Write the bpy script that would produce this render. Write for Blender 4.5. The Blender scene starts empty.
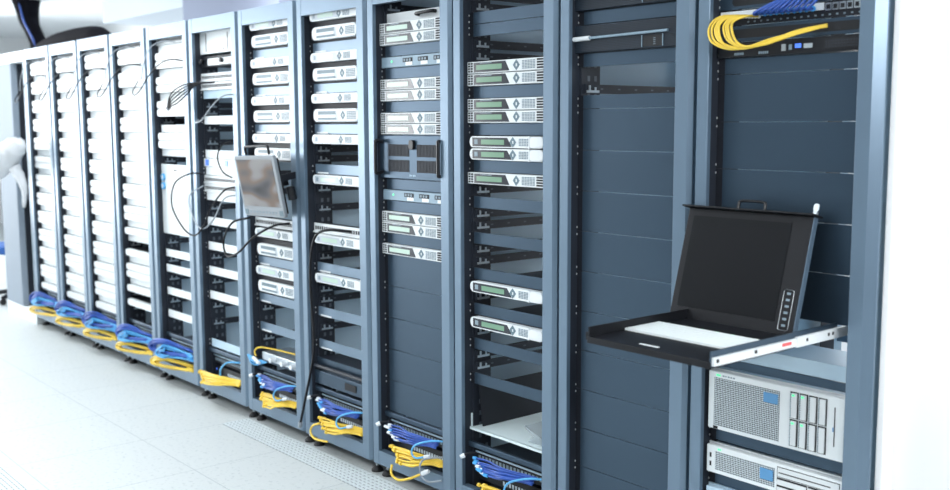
import bpy, bmesh, math, random
from mathutils import Vector, Matrix
R = random.Random(7)
scene = bpy.context.scene
COL = scene.collection

# ------------------------------------------------------------------ camera, world, lights, exposure
cam_data = bpy.data.cameras.new('camera'); cam = bpy.data.objects.new('camera', cam_data); COL.objects.link(cam)
YAW, PIT, ROL, FPX = 0.87245, 0.11598, -0.00354, 1035.89
fw = Vector((-math.sin(YAW)*math.cos(PIT), math.cos(YAW)*math.cos(PIT), -math.sin(PIT)))
r0 = Vector((math.cos(YAW), math.sin(YAW), 0)); u0 = r0.cross(fw)
rr = r0*math.cos(ROL) + u0*math.sin(ROL); uu = -r0*math.sin(ROL) + u0*math.cos(ROL)
m = Matrix((rr, uu, -fw)).transposed().to_4x4(); m.translation = Vector((1.9132, -2.4337, 1.5013))
cam.matrix_world = m
cam_data.sensor_width = 36; cam_data.lens = FPX*36/950
cam_data.clip_start = 0.05; cam_data.clip_end = 60
cam_data.dof.use_dof = True; cam_data.dof.focus_distance = 3.5; cam_data.dof.aperture_fstop = 2.8
scene.camera = cam

world = bpy.data.worlds.new('world'); scene.world = world; world.use_nodes = True
bg = world.node_tree.nodes['Background']; bg.inputs[0].default_value = (0.86, 0.94, 1, 1); bg.inputs[1].default_value = 0.30

def area(name, loc, target, sx, sy, power, col=(0.96, 0.985, 1), spread=180):
    l = bpy.data.lights.new(name, 'AREA'); l.shape = 'RECTANGLE'; l.size = sx; l.size_y = sy
    l.energy = power; l.color = col; l.spread = math.radians(spread)
    o = bpy.data.objects.new(name, l); COL.objects.link(o); o.location = loc
    o.rotation_euler = (Vector(target)-Vector(loc)).to_track_quat('-Z', 'Y').to_euler()
    return o
area('aisle_ceiling_light_far', (-5.4, -0.75, 2.80), (-5.4, -0.45, 0), 5.6, 0.3, 66)
area('aisle_ceiling_light_middle', (-2.4, -1.6, 2.80), (-2.4, -1.2, 0), 1.2, 1.2, 26)
area('aisle_ceiling_light_near', (0.6, -2.6, 2.80), (0.6, -2.2, 0), 1.6, 1.0, 42)
area('floor_fill_lamp', (-1.4, -3.0, 2.80), (-1.4, -2.2, 0), 4.0, 1.0, 72, (0.97, 0.985, 1), 120)  # added overhead to brighten the floor more than the rack fronts
area('left_fill_panel', (-12.0, -4.1, 1.55), (0.0, -4.1, 1.55), 10.0, 2.5, 670, (0.96, 0.985, 1))  # unseen panel added to whiten the far rack fronts by reflection
area('rear_fill_lamp', (-2.6, 1.25, 2.80), (-2.6, 1.0, 0), 5.5, 0.5, 110)  # unseen lamp added behind the racks to lift their interiors
area('rear_fill_panel', (-2.4, 2.75, 1.3), (-2.4, 0.5, 1.2), 6.5, 1.3, 170)  # unseen upright panel added to light rack interiors through their open backs
area('corner_fill_right', (2.9, -0.9, 2.2), (0.8, 0.1, 1.2), 1.6, 0.8, 58, (0.98, 0.99, 1))  # unseen lamp added to brighten the right wall and post chamfers
scene.view_settings.view_transform = 'Standard'
scene.view_settings.look = 'None'
scene.view_settings.exposure = 0.0
scene.view_settings.gamma = 1
scene.view_settings.use_curve_mapping = False

# ------------------------------------------------------------------ materials
def mat(name, col, rough=0.5, metal=0.0, var=0.0, scale=20, emis=None, estr=0, alpha=None, spec=None):
    mt = bpy.data.materials.new(name); mt.use_nodes = True
    nt = mt.node_tree; b = nt.nodes['Principled BSDF']
    b.inputs['Base Color'].default_value = (*col, 1); b.inputs['Roughness'].default_value = rough
    b.inputs['Metallic'].default_value = metal
    if spec is not None: b.inputs['Specular IOR Level'].default_value = spec
    if var > 0:
        tc = nt.nodes.new('ShaderNodeTexCoord'); n = nt.nodes.new('ShaderNodeTexNoise')
        n.inputs['Scale'].default_value = scale; n.inputs['Detail'].default_value = 4
        nt.links.new(tc.outputs['Object'], n.inputs['Vector'])
        r = nt.nodes.new('ShaderNodeMapRange'); r.inputs['To Min'].default_value = 1-var; r.inputs['To Max'].default_value = 1+var
        nt.links.new(n.outputs['Fac'], r.inputs['Value'])
        mx = nt.nodes.new('ShaderNodeMix'); mx.data_type = 'RGBA'; mx.blend_type = 'MULTIPLY'; mx.inputs['Factor'].default_value = 1
        mx.inputs['A'].default_value = (*col, 1); nt.links.new(r.outputs['Result'], mx.inputs['B'])
        nt.links.new(mx.outputs['Result'], b.inputs['Base Color'])
    if emis: b.inputs['Emission Color'].default_value = (*emis, 1); b.inputs['Emission Strength'].default_value = estr
    if alpha is not None: b.inputs['Alpha'].default_value = alpha
    return mt

def mesh_mat(name, light, dark, freq, thr=0.5):
    """perforated sheet: staggered dark holes in a lighter sheet"""
    mt = mat(name, light, 0.55, spec=0.25); nt = mt.node_tree; b = nt.nodes['Principled BSDF']
    tc = nt.nodes.new('ShaderNodeTexCoord'); sep = nt.nodes.new('ShaderNodeSeparateXYZ'); nt.links.new(tc.outputs['Object'], sep.inputs[0])
    def mth(op, a, c=None):
        n = nt.nodes.new('ShaderNodeMath'); n.operation = op
        for i, v in enumerate((a, c)):
            if v is None: continue
            if isinstance(v, (int, float)): n.inputs[i].default_value = v
            else: nt.links.new(v, n.inputs[i])
        return n.outputs[0]
    a = mth('SINE', mth('MULTIPLY', mth('ADD', sep.outputs['X'], sep.outputs['Z']), freq))
    c = mth('SINE', mth('MULTIPLY', mth('SUBTRACT', sep.outputs['X'], sep.outputs['Z']), freq))
    g = mth('GREATER_THAN', mth('MULTIPLY', a, c), thr)
    mx = nt.nodes.new('ShaderNodeMix'); mx.data_type = 'RGBA'
    mx.inputs['A'].default_value = (*light, 1); mx.inputs['B'].default_value = (*dark, 1)
    nt.links.new(g, mx.inputs['Factor']); nt.links.new(mx.outputs['Result'], b.inputs['Base Color'])
    return mt

M = {}
M['slate'] = mat('slate_paint', (0.138, 0.208, 0.285), 0.31, 0.42, 0.05, 6, spec=0.9)
M['panel'] = mat('dark_slate_panel', (0.050, 0.083, 0.122), 0.32, 0.65, 0.06, 5, spec=0.5)
M['liner'] = mat('pale_grey_sheet_steel', (0.48, 0.64, 0.76), 0.55, 0.0, 0.05, 4)
M['black'] = mat('black_metal', (0.012, 0.014, 0.02), 0.5, 0.0, 0.1, 15, spec=0.25)
M['blackgloss'] = mat('black_plastic', (0.010, 0.011, 0.014), 0.3, spec=0.35)
M['rail'] = mat('dark_rail', (0.022, 0.027, 0.038), 0.45, 0.0, spec=0.3)
M['raildot'] = mat('rail_hole_edge', (0.10, 0.125, 0.155), 0.5)
M['zinc'] = mat('zinc_plate', (0.62, 0.68, 0.72), 0.3, 0.85, 0.05, 30)
M['screw'] = mat('screw_steel', (0.75, 0.78, 0.8), 0.3, 0.7)
M['white'] = mat('white_plastic', (0.71, 0.75, 0.77), 0.38, 0.0, 0.02, 10)
M['whitemetal'] = mat('white_painted_metal', (0.78, 0.83, 0.85), 0.45, 0.0, 0.03, 8)
M['window'] = mat('dark_window', (0.035, 0.04, 0.05), 0.12)
M['display'] = mat('green_display', (0.15, 0.28, 0.19), 0.15, 0, 0, 0, (0.2, 0.45, 0.28), 0.08)
M['silver'] = mat('painted_display_reflection', (0.42, 0.48, 0.53), 0.3, 0.0)  # pale reflection on the display windows put into the colour
M['glaregreen'] = mat('glare_green_display', (0.46, 0.60, 0.52), 0.2, 0, 0, 0, (0.5, 0.7, 0.6), 0.06)  # green display with its glare put into a paler colour
M['button'] = mat('grey_button', (0.20, 0.27, 0.32), 0.4)
M['pad'] = mat('slate_button', (0.10, 0.17, 0.21), 0.4)
M['slot'] = mat('slot_black', (0.008, 0.009, 0.012), 0.7)
M['bluegrey'] = mat('blue_grey_panel', (0.24, 0.34, 0.42), 0.42, 0.1, 0.04, 10)
M['led'] = mat('green_lamp', (0.1, 0.6, 0.3), 0.3, 0, 0, 0, (0.1, 0.8, 0.35), 0.8)
M['blueled'] = mat('blue_lamp', (0.08, 0.2, 0.8), 0.3, 0, 0, 0, (0.08, 0.2, 0.9), 0.7)
M['yellow'] = mat('yellow_cable', (0.80, 0.56, 0.06), 0.42, 0, 0.12, 30)
M['blue'] = mat('blue_cable', (0.022, 0.085, 0.40), 0.4, 0, 0.2, 30)
M['lightblue'] = mat('light_blue_cable', (0.10, 0.42, 0.78), 0.4)
M['blackcable'] = mat('black_cable', (0.006, 0.007, 0.010), 0.5, spec=0.2)
M['greycable'] = mat('grey_cable', (0.30, 0.34, 0.38), 0.45)
M['whiteplug'] = mat('white_plug', (0.75, 0.8, 0.84), 0.35)
M['blueplug'] = mat('blue_plug', (0.06, 0.35, 0.75), 0.35)
M['bluebadge'] = mat('blue_badge', (0.10, 0.30, 0.56), 0.35)
M['red'] = mat('red_print', (0.75, 0.12, 0.12), 0.5)
M['duct'] = mat('pale_blue_grey_paint', (0.62, 0.68, 0.74), 0.8)
M['wall'] = mat('white_wall_paint', (0.86, 0.87, 0.88), 0.8, 0, 0.02, 3)
M['ceiling'] = mat('ceiling_paint', (0.84, 0.87, 0.90), 0.85, 0, 0.02, 3)
M['violet'] = mat('lavender_wall_paint', (0.30, 0.34, 0.45), 0.8, 0, 0.02, 3)
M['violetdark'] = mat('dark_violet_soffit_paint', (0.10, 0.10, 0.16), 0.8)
M['trunk'] = mat('black_sleeve', (0.006, 0.006, 0.009), 0.8, 0, 0.4, 25, spec=0.05)
M['whitecloth'] = mat('white_plastic_sheet', (0.82, 0.84, 0.87), 0.5)
M['paper'] = mat('pale_shelf_surface', (0.66, 0.78, 0.80), 0.6, 0, 0.03, 8)
M['film'] = mat('clear_plastic', (0.45, 0.52, 0.56), 0.12, 0, 0, 0, None, 0, 0.45)
M['rubber'] = mat('black_rubber', (0.012, 0.012, 0.014), 0.6)
M['chairgrey'] = mat('grey_chair_fabric', (0.07, 0.08, 0.10), 0.9, 0, 0.15, 60)
M['chairblue'] = mat('blue_chair_fabric', (0.04, 0.14, 0.45), 0.9, 0, 0.15, 60)
M['mesh_light'] = mesh_mat('perforated_light_grille', (0.62, 0.70, 0.74), (0.02, 0.025, 0.03), 560, 0.02)
M['mesh_dark'] = mesh_mat('perforated_dark_grille', (0.018, 0.030, 0.048), (0.006, 0.009, 0.013), 620, 0.02)
M['screen'] = mat('dead_screen_glass', (0.006, 0.007, 0.009), 0.35, 0, 0, 0, None, 0, None, 0.12)
M['kvmblack'] = mat('black_powder_coat', (0.008, 0.009, 0.012), 0.5, spec=0.22)
M['key'] = mat('white_keycap', (0.80, 0.86, 0.86), 0.5)
M['grate'] = mat('pale_grating', (0.62, 0.68, 0.70), 0.55)
M['pit'] = mat('grating_gap', (0.16, 0.19, 0.21), 0.8)

def floor_mat():
    mt = mat('speckled_floor_tile', (0.78, 0.83, 0.84), 0.5, spec=0.3); nt = mt.node_tree; b = nt.nodes['Principled BSDF']
    tc = nt.nodes.new('ShaderNodeTexCoord')
    n = nt.nodes.new('ShaderNodeTexNoise'); n.inputs['Scale'].default_value = 55; n.inputs['Detail'].default_value = 6
    nt.links.new(tc.outputs['Object'], n.inputs['Vector'])
    cr = nt.nodes.new('ShaderNodeValToRGB'); nt.links.new(n.outputs['Fac'], cr.inputs['Fac'])
    cr.color_ramp.elements[0].position = 0.28; cr.color_ramp.elements[0].color = (0.42, 0.465, 0.475, 1)
    cr.color_ramp.elements[1].position = 0.44; cr.color_ramp.elements[1].color = (0.555, 0.590, 0.592, 1)
    mp = nt.nodes.new('ShaderNodeMapping'); mp.inputs['Location'].default_value = (2.82, -0.02, 0)
    nt.links.new(tc.outputs['Object'], mp.inputs['Vector'])
    br = nt.nodes.new('ShaderNodeTexBrick'); br.offset = 0; br.inputs['Scale'].default_value = 1
    br.inputs['Brick Width'].default_value = 0.57; br.inputs['Row Height'].default_value = 0.57; br.inputs['Mortar Size'].default_value = 0.0018
    br.inputs['Mortar Smooth'].default_value = 0.1
    br.inputs['Color1'].default_value = (1, 1, 1, 1); br.inputs['Color2'].default_value = (0.985, 0.985, 0.985, 1); br.inputs['Mortar'].default_value = (0.62, 0.66, 0.69, 1)
    nt.links.new(mp.outputs['Vector'], br.inputs['Vector'])
    mx = nt.nodes.new('ShaderNodeMix'); mx.data_type = 'RGBA'; mx.blend_type = 'MULTIPLY'; mx.inputs['Factor'].default_value = 1
    nt.links.new(cr.outputs['Color'], mx.inputs['A']); nt.links.new(br.outputs['Color'], mx.inputs['B'])
    nt.links.new(mx.outputs['Result'], b.inputs['Base Color'])
    return mt
M['floor'] = floor_mat()

def monitor_mat():  # glowing noise: a blurred reflection painted onto the monitor screen
    mt = mat('painted_reflection_screen', (0.02, 0.02, 0.02), 0.5, spec=0.1); nt = mt.node_tree; b = nt.nodes['Principled BSDF']
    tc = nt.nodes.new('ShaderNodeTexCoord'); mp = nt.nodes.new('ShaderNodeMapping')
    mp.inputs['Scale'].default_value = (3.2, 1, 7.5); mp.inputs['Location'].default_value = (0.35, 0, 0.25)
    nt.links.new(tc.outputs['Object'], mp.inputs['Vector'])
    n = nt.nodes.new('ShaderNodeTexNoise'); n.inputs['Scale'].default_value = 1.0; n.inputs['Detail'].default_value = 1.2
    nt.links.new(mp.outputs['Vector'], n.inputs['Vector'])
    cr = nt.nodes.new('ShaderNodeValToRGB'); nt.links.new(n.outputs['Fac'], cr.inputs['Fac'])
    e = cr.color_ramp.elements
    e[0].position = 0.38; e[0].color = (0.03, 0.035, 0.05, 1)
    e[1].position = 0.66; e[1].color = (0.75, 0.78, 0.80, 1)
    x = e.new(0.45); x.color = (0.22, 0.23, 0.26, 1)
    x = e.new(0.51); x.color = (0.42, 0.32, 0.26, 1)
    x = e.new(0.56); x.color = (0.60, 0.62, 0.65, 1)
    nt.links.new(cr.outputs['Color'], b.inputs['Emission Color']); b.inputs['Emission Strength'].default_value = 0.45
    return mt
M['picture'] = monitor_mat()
M['endgrey'] = mat('grey_blue_enamel', (0.28, 0.33, 0.39), 0.6, 0, 0.03, 4, spec=0.2)
M['greyframe'] = mat('grey_monitor_plastic', (0.25, 0.28, 0.31), 0.5)

# ------------------------------------------------------------------ mesh helpers
class MB:
    def __init__(s): s.v = []; s.f = []
    def box(s, x0, x1, y0, y1, z0, z1):
        n = len(s.v)
        s.v += [(x0,y0,z0),(x1,y0,z0),(x1,y1,z0),(x0,y1,z0),(x0,y0,z1),(x1,y0,z1),(x1,y1,z1),(x0,y1,z1)]
        s.f += [tuple(n+i for i in q) for q in ((0,3,2,1),(4,5,6,7),(0,1,5,4),(1,2,6,5),(2,3,7,6),(3,0,4,7))]
        return s
    def prism(s, poly, a0, a1, axis='y'):
        """poly of (p, q) swept along axis: y -> (x, z) outline, z -> (x, y) outline, x -> (y, z) outline"""
        n = len(s.v); k = len(poly)
        def pt(p, a): return {'y': (p[0], a, p[1]), 'z': (p[0], p[1], a), 'x': (a, p[0], p[1])}[axis]
        s.v += [pt(p, a0) for p in poly] + [pt(p, a1) for p in poly]
        s.f.append(tuple(n+i for i in range(k))); s.f.append(tuple(n+k+i for i in reversed(range(k))))
        for i in range(k):
            j = (i+1) % k; s.f.append((n+i, n+k+i, n+k+j, n+j))
        return s
    def tube(s, pts, r, n=6, taper=None):
        P = [Vector(p) for p in pts]; base = len(s.v); up = None
        for i, p in enumerate(P):
            t = (P[min(i+1, len(P)-1)]-P[max(i-1, 0)]).normalized()
            if up is None:
                up = Vector((0, 0, 1)) if abs(t.z) < 0.9 else Vector((1, 0, 0))
            a = (up - t*up.dot(t)).normalized(); b = t.cross(a); up = a
            ri = r if taper is None else r*taper[i]
            for k in range(n):
                an = 2*math.pi*k/n; s.v.append(tuple(p + a*math.cos(an)*ri + b*math.sin(an)*ri))
        for i in range(len(P)-1):
            for k in range(n):
                q = base+i*n; s.f.append((q+k, q+(k+1) % n, q+n+(k+1) % n, q+n+k))
        s.f.append(tuple(base+k for k in reversed(range(n)))); e = base+(len(P)-1)*n; s.f.append(tuple(e+k for k in range(n)))
        return s
    def cyl(s, p0, p1, r, n=10): return s.tube([p0, p1], r, n)
    def build(s, name, mt, parent=None, loc=None, bevel=0, smooth=False):
        me = bpy.data.meshes.new(name); me.from_pydata(s.v, [], s.f); me.validate()
        bm = bmesh.new(); bm.from_mesh(me)
        bmesh.ops.recalc_face_normals(bm, faces=bm.faces)
        if smooth:
            for f in bm.faces: f.smooth = True
        bm.to_mesh(me); bm.free()
        me.materials.append(mt)
        o = bpy.data.objects.new(name, me); COL.objects.link(o)
        if bevel:
            md = o.modifiers.new('edge', 'BEVEL'); md.width = bevel; md.segments = 2; md.limit_method = 'ANGLE'
        if parent: o.parent = parent
        if loc: o.location = loc
        return o

def rrect(x0, x1, z0, z1, r, n=5):
    pts = []
    for cx, cz, a0 in ((x1-r, z1-r, 0), (x0+r, z1-r, 90), (x0+r, z0+r, 180), (x1-r, z0+r, 270)):
        for i in range(n+1):
            a = math.radians(a0+90*i/n); pts.append((cx+r*math.cos(a), cz+r*math.sin(a)))
    return pts

def spline(pts, n=6):
    P = [Vector(p) for p in pts]; P = [P[0]*2-P[1]] + P + [P[-1]*2-P[-2]]; out = []
    for i in range(1, len(P)-2):
        a, b, c, d = P[i-1:i+3]
        for k in range(n):
            t = k/n
            out.append(0.5*((2*b)+(c-a)*t+(2*a-5*b+4*c-d)*t*t+(3*b-a-3*c+d)*t**3))
    out.append(P[-2]); return out

def empty(name, loc=(0, 0, 0)):
    o = bpy.data.objects.new(name, None); COL.objects.link(o); o.location = loc; o.empty_display_size = 0.05; return o
def tag(o, label, cat, group=None):
    o['label'] = label; o['category'] = cat
    if group: o['group'] = group
    return o
def struct(o): o['kind'] = 'structure'; return o
def copy_tree(o, parent=None):
    c = o.copy(); COL.objects.link(c)
    if parent: c.parent = parent
    for ch in list(o.children): copy_tree(ch, c)
    return c
PROTO = {}
def spawn(key, build, loc, label, cat, group=None):
    """the first of a kind is built, the others are copies of it with all its parts"""
    if key in PROTO:
        o = copy_tree(PROTO[key])
    else:
        o = build(); PROTO[key] = o
    o.location = loc; o['label'] = label; o['category'] = cat
    if 'group' in o: del o['group']
    if group: o['group'] = group
    return o

ORD = ['', 'first', 'second', 'third', 'fourth', 'fifth', 'sixth', 'seventh', 'eighth', 'ninth', 'tenth', 'eleventh', 'twelfth', 'thirteenth',
       'fourteenth', 'fifteenth', 'sixteenth', 'seventeenth', 'eighteenth', 'nineteenth', 'twentieth', 'twenty-first', 'twenty-second', 'twenty-third',
       'twenty-fourth', 'twenty-fifth', 'twenty-sixth', 'twenty-seventh', 'twenty-eighth']

# ------------------------------------------------------------------ room shell
struct(MB().box(-16, 4, -10, 4.2, -0.12, 0).build('floor', M['floor']))
struct(MB().box(-16, 4, -10, 4.2, 2.85, 2.97).build('ceiling', M['ceiling']))
struct(MB().box(-16, 4, 2.9, 3.02, 0, 2.85).build('wall_back', M['wall']))
struct(MB().box(-15.2, -15.08, -10, 2.9, 0, 2.85).build('wall_left', M['wall']))
struct(MB().box(0.60, 3.6, 0.095, 0.2, 0, 2.85).build('wall_right', M['wall']))
struct(MB().box(0.578, 0.60, 0.045, 0.2, 0, 2.85).build('trim_1', M['wall'], bevel=0.004))
struct(MB().box(-6.9, -5.2, 1.6, 2.9, 0, 2.85).build('wall_pier', M['violet']))
struct(MB().box(-5.2, 0.6, 1.75, 2.9, 2.25, 2.85).build('trim_3', M['violetdark']))

# ------------------------------------------------------------------ racks
PITCH, ZB, ZT, OB, OT = 0.56, 0.065, 2.057, 0.125, 1.984
UH = 0.0448
def zk(k): return 1.998-UH*k            # top edge of rack unit k, counted from the top
XC = 0.28
LETTERS = 'ABCDEFGHIJKL'
RX = {c: -PITCH*i for i, c in enumerate(LETTERS)}
RNAME = {'A': 'rack with the pull-out keyboard', 'B': 'second rack from the right', 'C': 'third rack from the right', 'D': 'fourth rack from the right',
         'E': 'fifth rack from the right', 'F': 'sixth rack from the right', 'G': 'seventh rack from the right', 'H': 'eighth rack from the right',
         'I': 'ninth rack from the right', 'J': 'tenth rack from the right', 'K': 'eleventh rack from the right',
         'L': 'twelfth rack from the right'}
RLABEL = {'A': 'slate rack at the right end of the row, holding the pull-out keyboard and screen',
          'B': 'second slate rack from the right, filled with plain dark panels',
          'C': 'third slate rack from the right, with green displays and open slots',
          'D': 'fourth slate rack from the right, with the handled black grille unit',
          'E': 'fifth rack from the right, a black cable hanging down its left post',
          'F': 'sixth rack from the right, behind the flip-out monitor',
          'G': 'seventh rack from the right, mostly open, left of the flip-out monitor',
          'H': 'eighth rack from the right, black cables drooping in front of its servers',
          'I': 'ninth rack from the right, white servers with dark gaps low down',
          'J': 'tenth rack from the right, filled with pairs of white servers',
          'K': 'eleventh rack from the right, bleached pale, full of white servers',
          'L': 'twelfth rack from the right, next to the pale end cabinet'}

def build_rack():
    t = empty('server_rack')
    lp = [(0.004, 0.03), (0.004, 0.012), (0.014, 0.0), (0.050, 0.0), (0.052, 0.002), (0.052, 0.016), (0.040, 0.016), (0.040, 0.03)]
    MB().prism(lp, ZB, ZT, 'z').build('post', M['slate'], t)
    rp = [(0.491, 0.03), (0.491, 0.002), (0.493, 0.0), (0.539, 0.0), (0.552, 0.012), (0.552, 0.03)]
    MB().prism(rp, ZB, ZT, 'z').build('post', M['slate'], t)
    MB().box(0.052, 0.491, 0.001, 0.03, OT, ZT).build('top_rail', M['slate'], t)
    MB().box(0.052, 0.491, 0.001, 0.03, ZB, OB).build('bottom_rail', M['slate'], t)
    MB().box(0.004, 0.556, 0.0301, 0.85, ZT-0.02, ZT).build('top_panel', M['slate'], t)
    MB().box(0.004, 0.556, 0.0301, 0.85, ZB, ZB+0.02).build('bottom_panel', M['rail'], t)
    for a in (0.004, 0.546):
        MB().box(a, a+0.010, 0.0301, 0.83, ZB+0.02, ZT-0.02).build('side_panel', M['liner'], t)
    for z in (ZB+0.02, 0.75, 1.40): MB().box(0.014, 0.546, 0.80, 0.83, z, z+0.05).build('rear_crossbar', M['slate'], t)
    for s in (0, 1):
        b = MB(); fx = (lambda x: x) if s == 0 else (lambda x: 0.56-x)
        def bx(x0, x1, *q): b.box(min(fx(x0), fx(x1)), max(fx(x0), fx(x1)), *q)
        bx(0.016, 0.058, 0.052, 0.055, ZB+0.03, ZT-0.03)
        if s == 0: bx(0.041, 0.0515, 0.0165, 0.052, OB, OT)  # dark web added: shade of the recess beside the post put into shape
        bx(0.058, 0.060, 0.052, 0.14, ZB+0.03, ZT-0.03)
        bx(0.015, 0.020, 0.055, 0.12, ZB+0.03, ZT-0.03)
        rl = b.build('mounting_rail', M['rail'], t)
        h = MB()
        for i in range(41):
            z = 1.985-i*UH
            for y in (0.080, 0.112):
                xx = sorted((fx(0.0602), fx(0.0607))); h.box(xx[0], xx[1], y, y+0.012, z-0.030, z-0.012)
            xx = sorted((fx(0.024), fx(0.031))); h.box(xx[0], xx[1], 0.0512, 0.0519, z-0.026, z-0.019)
        h.build('hole_strip', M['raildot'], rl)
        b = MB(); bx(0.030, 0.060, 0.70, 0.703, ZB+0.03, ZT-0.03); bx(0.058, 0.060, 0.62, 0.70, ZB+0.03, ZT-0.03)
        b.build('rear_rail', M['rail'], t)
    for x in (0.040, 0.520):
        for y in (0.055, 0.78):
            f = MB().cyl((x, y, 0.018), (x, y, ZB+0.002), 0.007, 8).build('foot', M['zinc'], t)
            MB().tube([(x, y, 0), (x, y, 0.008), (x, y, 0.018), (x, y, 0.024)], 0.026, 14, [1, 1, .7, .45]).build('foot_pad', M['rubber'], f)
    return t
RACK = {}
for c in LETTERS:
    RACK[c] = spawn('rack', build_rack, (RX[c], 0, 0), RLABEL[c], 'server rack', 'row of slate server racks')

# the right-end rack has a wider right post
pa = [o for o in RACK['A'].children if o.name.startswith('post')][1]
ra = MB().prism([(0.512, 0.03), (0.512, 0.002), (0.514, 0.0), (0.553, 0.0), (0.576, 0.022), (0.576, 0.03)], ZB, ZT, 'z').build('post', M['slate'])
pa.data = ra.data; bpy.data.objects.remove(ra)

# end cabinet beyond the last rack
EX = RX['L']
t = empty('end_cabinet', (0, 0, 0))
MB().box(EX-0.74, EX-0.33, 0.0, 0.05, 0.10, 1.975).build('front_panel', M['endgrey'], t, bevel=0.006)
MB().box(EX-0.74, EX-0.33, 0.0501, 0.8, 0.10, 1.975).build('side_bay', M['rail'], t)
MB().box(EX-0.74, EX-0.006, 0.0, 0.8, 1.976, 2.055).build('top', M['whitemetal'], t, bevel=0.003)
MB().box(EX-0.74, EX-0.006, 0.0, 0.8, 0.0, 0.099).build('plinth', M['whitemetal'], t, bevel=0.003)
MB().box(EX-0.024, EX-0.006, 0.0, 0.03, 0.10, 1.975).build('post', M['slate'], t)
MB().box(EX-0.329, EX-0.006, 0.70, 0.8, 0.10, 1.975).build('back_panel', M['rail'], t)
tag(t, 'pale cabinet closing the row at the left end, wide plain front panel', 'cabinet')
EORD = ['topmost', 'second', 'third', 'fourth', 'fifth', 'sixth', 'seventh', 'eighth', 'ninth', 'tenth', 'eleventh', 'lowest']
def mk_endserver():
    o = MB().prism(rrect(-0.120, 0.145, 0.0, 0.118, 0.02), 0.0, 0.4, 'y').build('stacked_server', M['white'], None, bevel=0.003)
    return o
for i in range(12):
    spawn('endserver', mk_endserver, (EX-0.177, 0.085, 1.845-i*0.152), ('%s white server in the open bay of the pale end cabinet' if i in (0, 11) else '%s white server from the top in the pale end cabinet') % EORD[i], 'server', 'servers in the end cabinet')

# ------------------------------------------------------------------ devices (local origin: bottom centre of the slot, y = 0 at the mounting ears)
EARY = 0.046
def screws(parent, h, near=True, ys=None):
    zs = [0.011, h-0.011] if h > 0.05 else [0.010, h-0.010]
    for s in (-1, 1):
        for z in zs:
            MB().tube([(s*0.2315, -0.0035, z), (s*0.2315, 0.0, z)], 0.0050, 8, [.8, 1]).build('screw', M['screw'], parent)

def mk_blank(u, mt='panel', scr=True):
    def f():
        h = u*UH-0.0016
        o = MB().box(-0.206, 0.2413, 0, 0.006, 0, h).build('blank_panel', M[mt], None, bevel=0.0012)
        MB().box(-0.2413, -0.2062, 0.001, 0.005, 0, h).build('shaded_ear', M['black'], o)  # black here paints in the shade beside the left post
        if mt == 'slate': MB().box(-0.185, -0.095, -0.002, 0, 0.001, 0.008).build('tag', M['white'], o)
        if scr: screws(o, h)
        return o
    return f

def faceplate(t, h, mt='black', depth=0.42, body='rail'):
    MB().box(-0.2413, 0.2413, 0.0, 0.005, 0, h).build('mounting_plate', M[mt], t)
    if depth: MB().box(-0.2150, 0.2150, 0.0051, depth, 0.002, h-0.002).build('chassis', M[body], t)

def dpad(t, x, z, r, y):
    b = MB()
    b.prism([(x-r, z), (x-r*.25, z-r*.75), (x-r*.25, z+r*.75)], y-0.0015, y, 'y')
    b.prism([(x+r, z), (x+r*.25, z+r*.75), (x+r*.25, z-r*.75)], y-0.0015, y, 'y')
    b.prism([(x, z+r*1.05), (x-r*.75, z+r*.3), (x+r*.75, z+r*.3)], y-0.0016, y, 'y')
    b.prism([(x, z-r*1.05), (x+r*.75, z-r*.3), (x-r*.75, z-r*.3)], y-0.0016, y, 'y')
    b.build('arrow_pad', M['pad'], t)

def keypad(t, x0, x1, z0, z1, nx, nz, y):
    b = MB()
    for i in range(nx):
        for j in range(nz):
            cx = x0+(x1-x0)*(i+.5)/nx; cz = z0+(z1-z0)*(j+.5)/nz; w = (x1-x0)/nx*.36; hh = (z1-z0)/nz*.32
            b.box(cx-w, cx+w, y-0.0015, y, cz-hh, cz+hh)
    b.build('keypad', M['button'], t)

def mk_rounded(latch=True, disp='display', full=True, win=True, wide=0.0, left=-0.199):
    """thin one-unit server with round bezel ends"""
    def f():
        h = UH-0.002; t = empty('rounded_server')
        faceplate(t, h)
        x0, x1 = left, 0.199+wide
        MB().prism(rrect(x0, x1, 0.001, h-0.001, 0.0205), -0.026, 0, 'y').build('bezel', M['white'], t, bevel=0.002)
        y = -0.026
        if full:
            wx0 = x0+0.0174
            w = MB().prism([(wx0, 0.005), (wx0+0.215, 0.005), (wx0+0.190, h-0.006), (wx0, h-0.006)], y-0.0008, y, 'y').build('window', M['window' if win else 'silver'], t)
            MB().box(wx0+0.050, wx0+0.175, y-0.0016, y-0.0008, 0.012, h-0.013).build('display', M[disp], w)
            MB().box(wx0+0.012, wx0+0.030, y-0.0014, y-0.0008, 0.013, h-0.013).build('indicator', M['button'], w)
            dpad(t, x0+0.238, h/2, 0.0172, y)
            keypad(t, x0+0.268, x0+0.322, 0.008, h-0.008, 4, 5, y)
        if latch:
            MB().prism(rrect(x1-0.072, x1-0.003, 0.004, h-0.004, 0.010), y-0.005, y, 'y').build('latch', M['white'], t, bevel=0.001)
            MB().box(x1-0.074, x1-0.069, y-0.006, y, -0.001+0.001, h).build('latch_hinge', M['white'], t)
        return t
    return f

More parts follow.
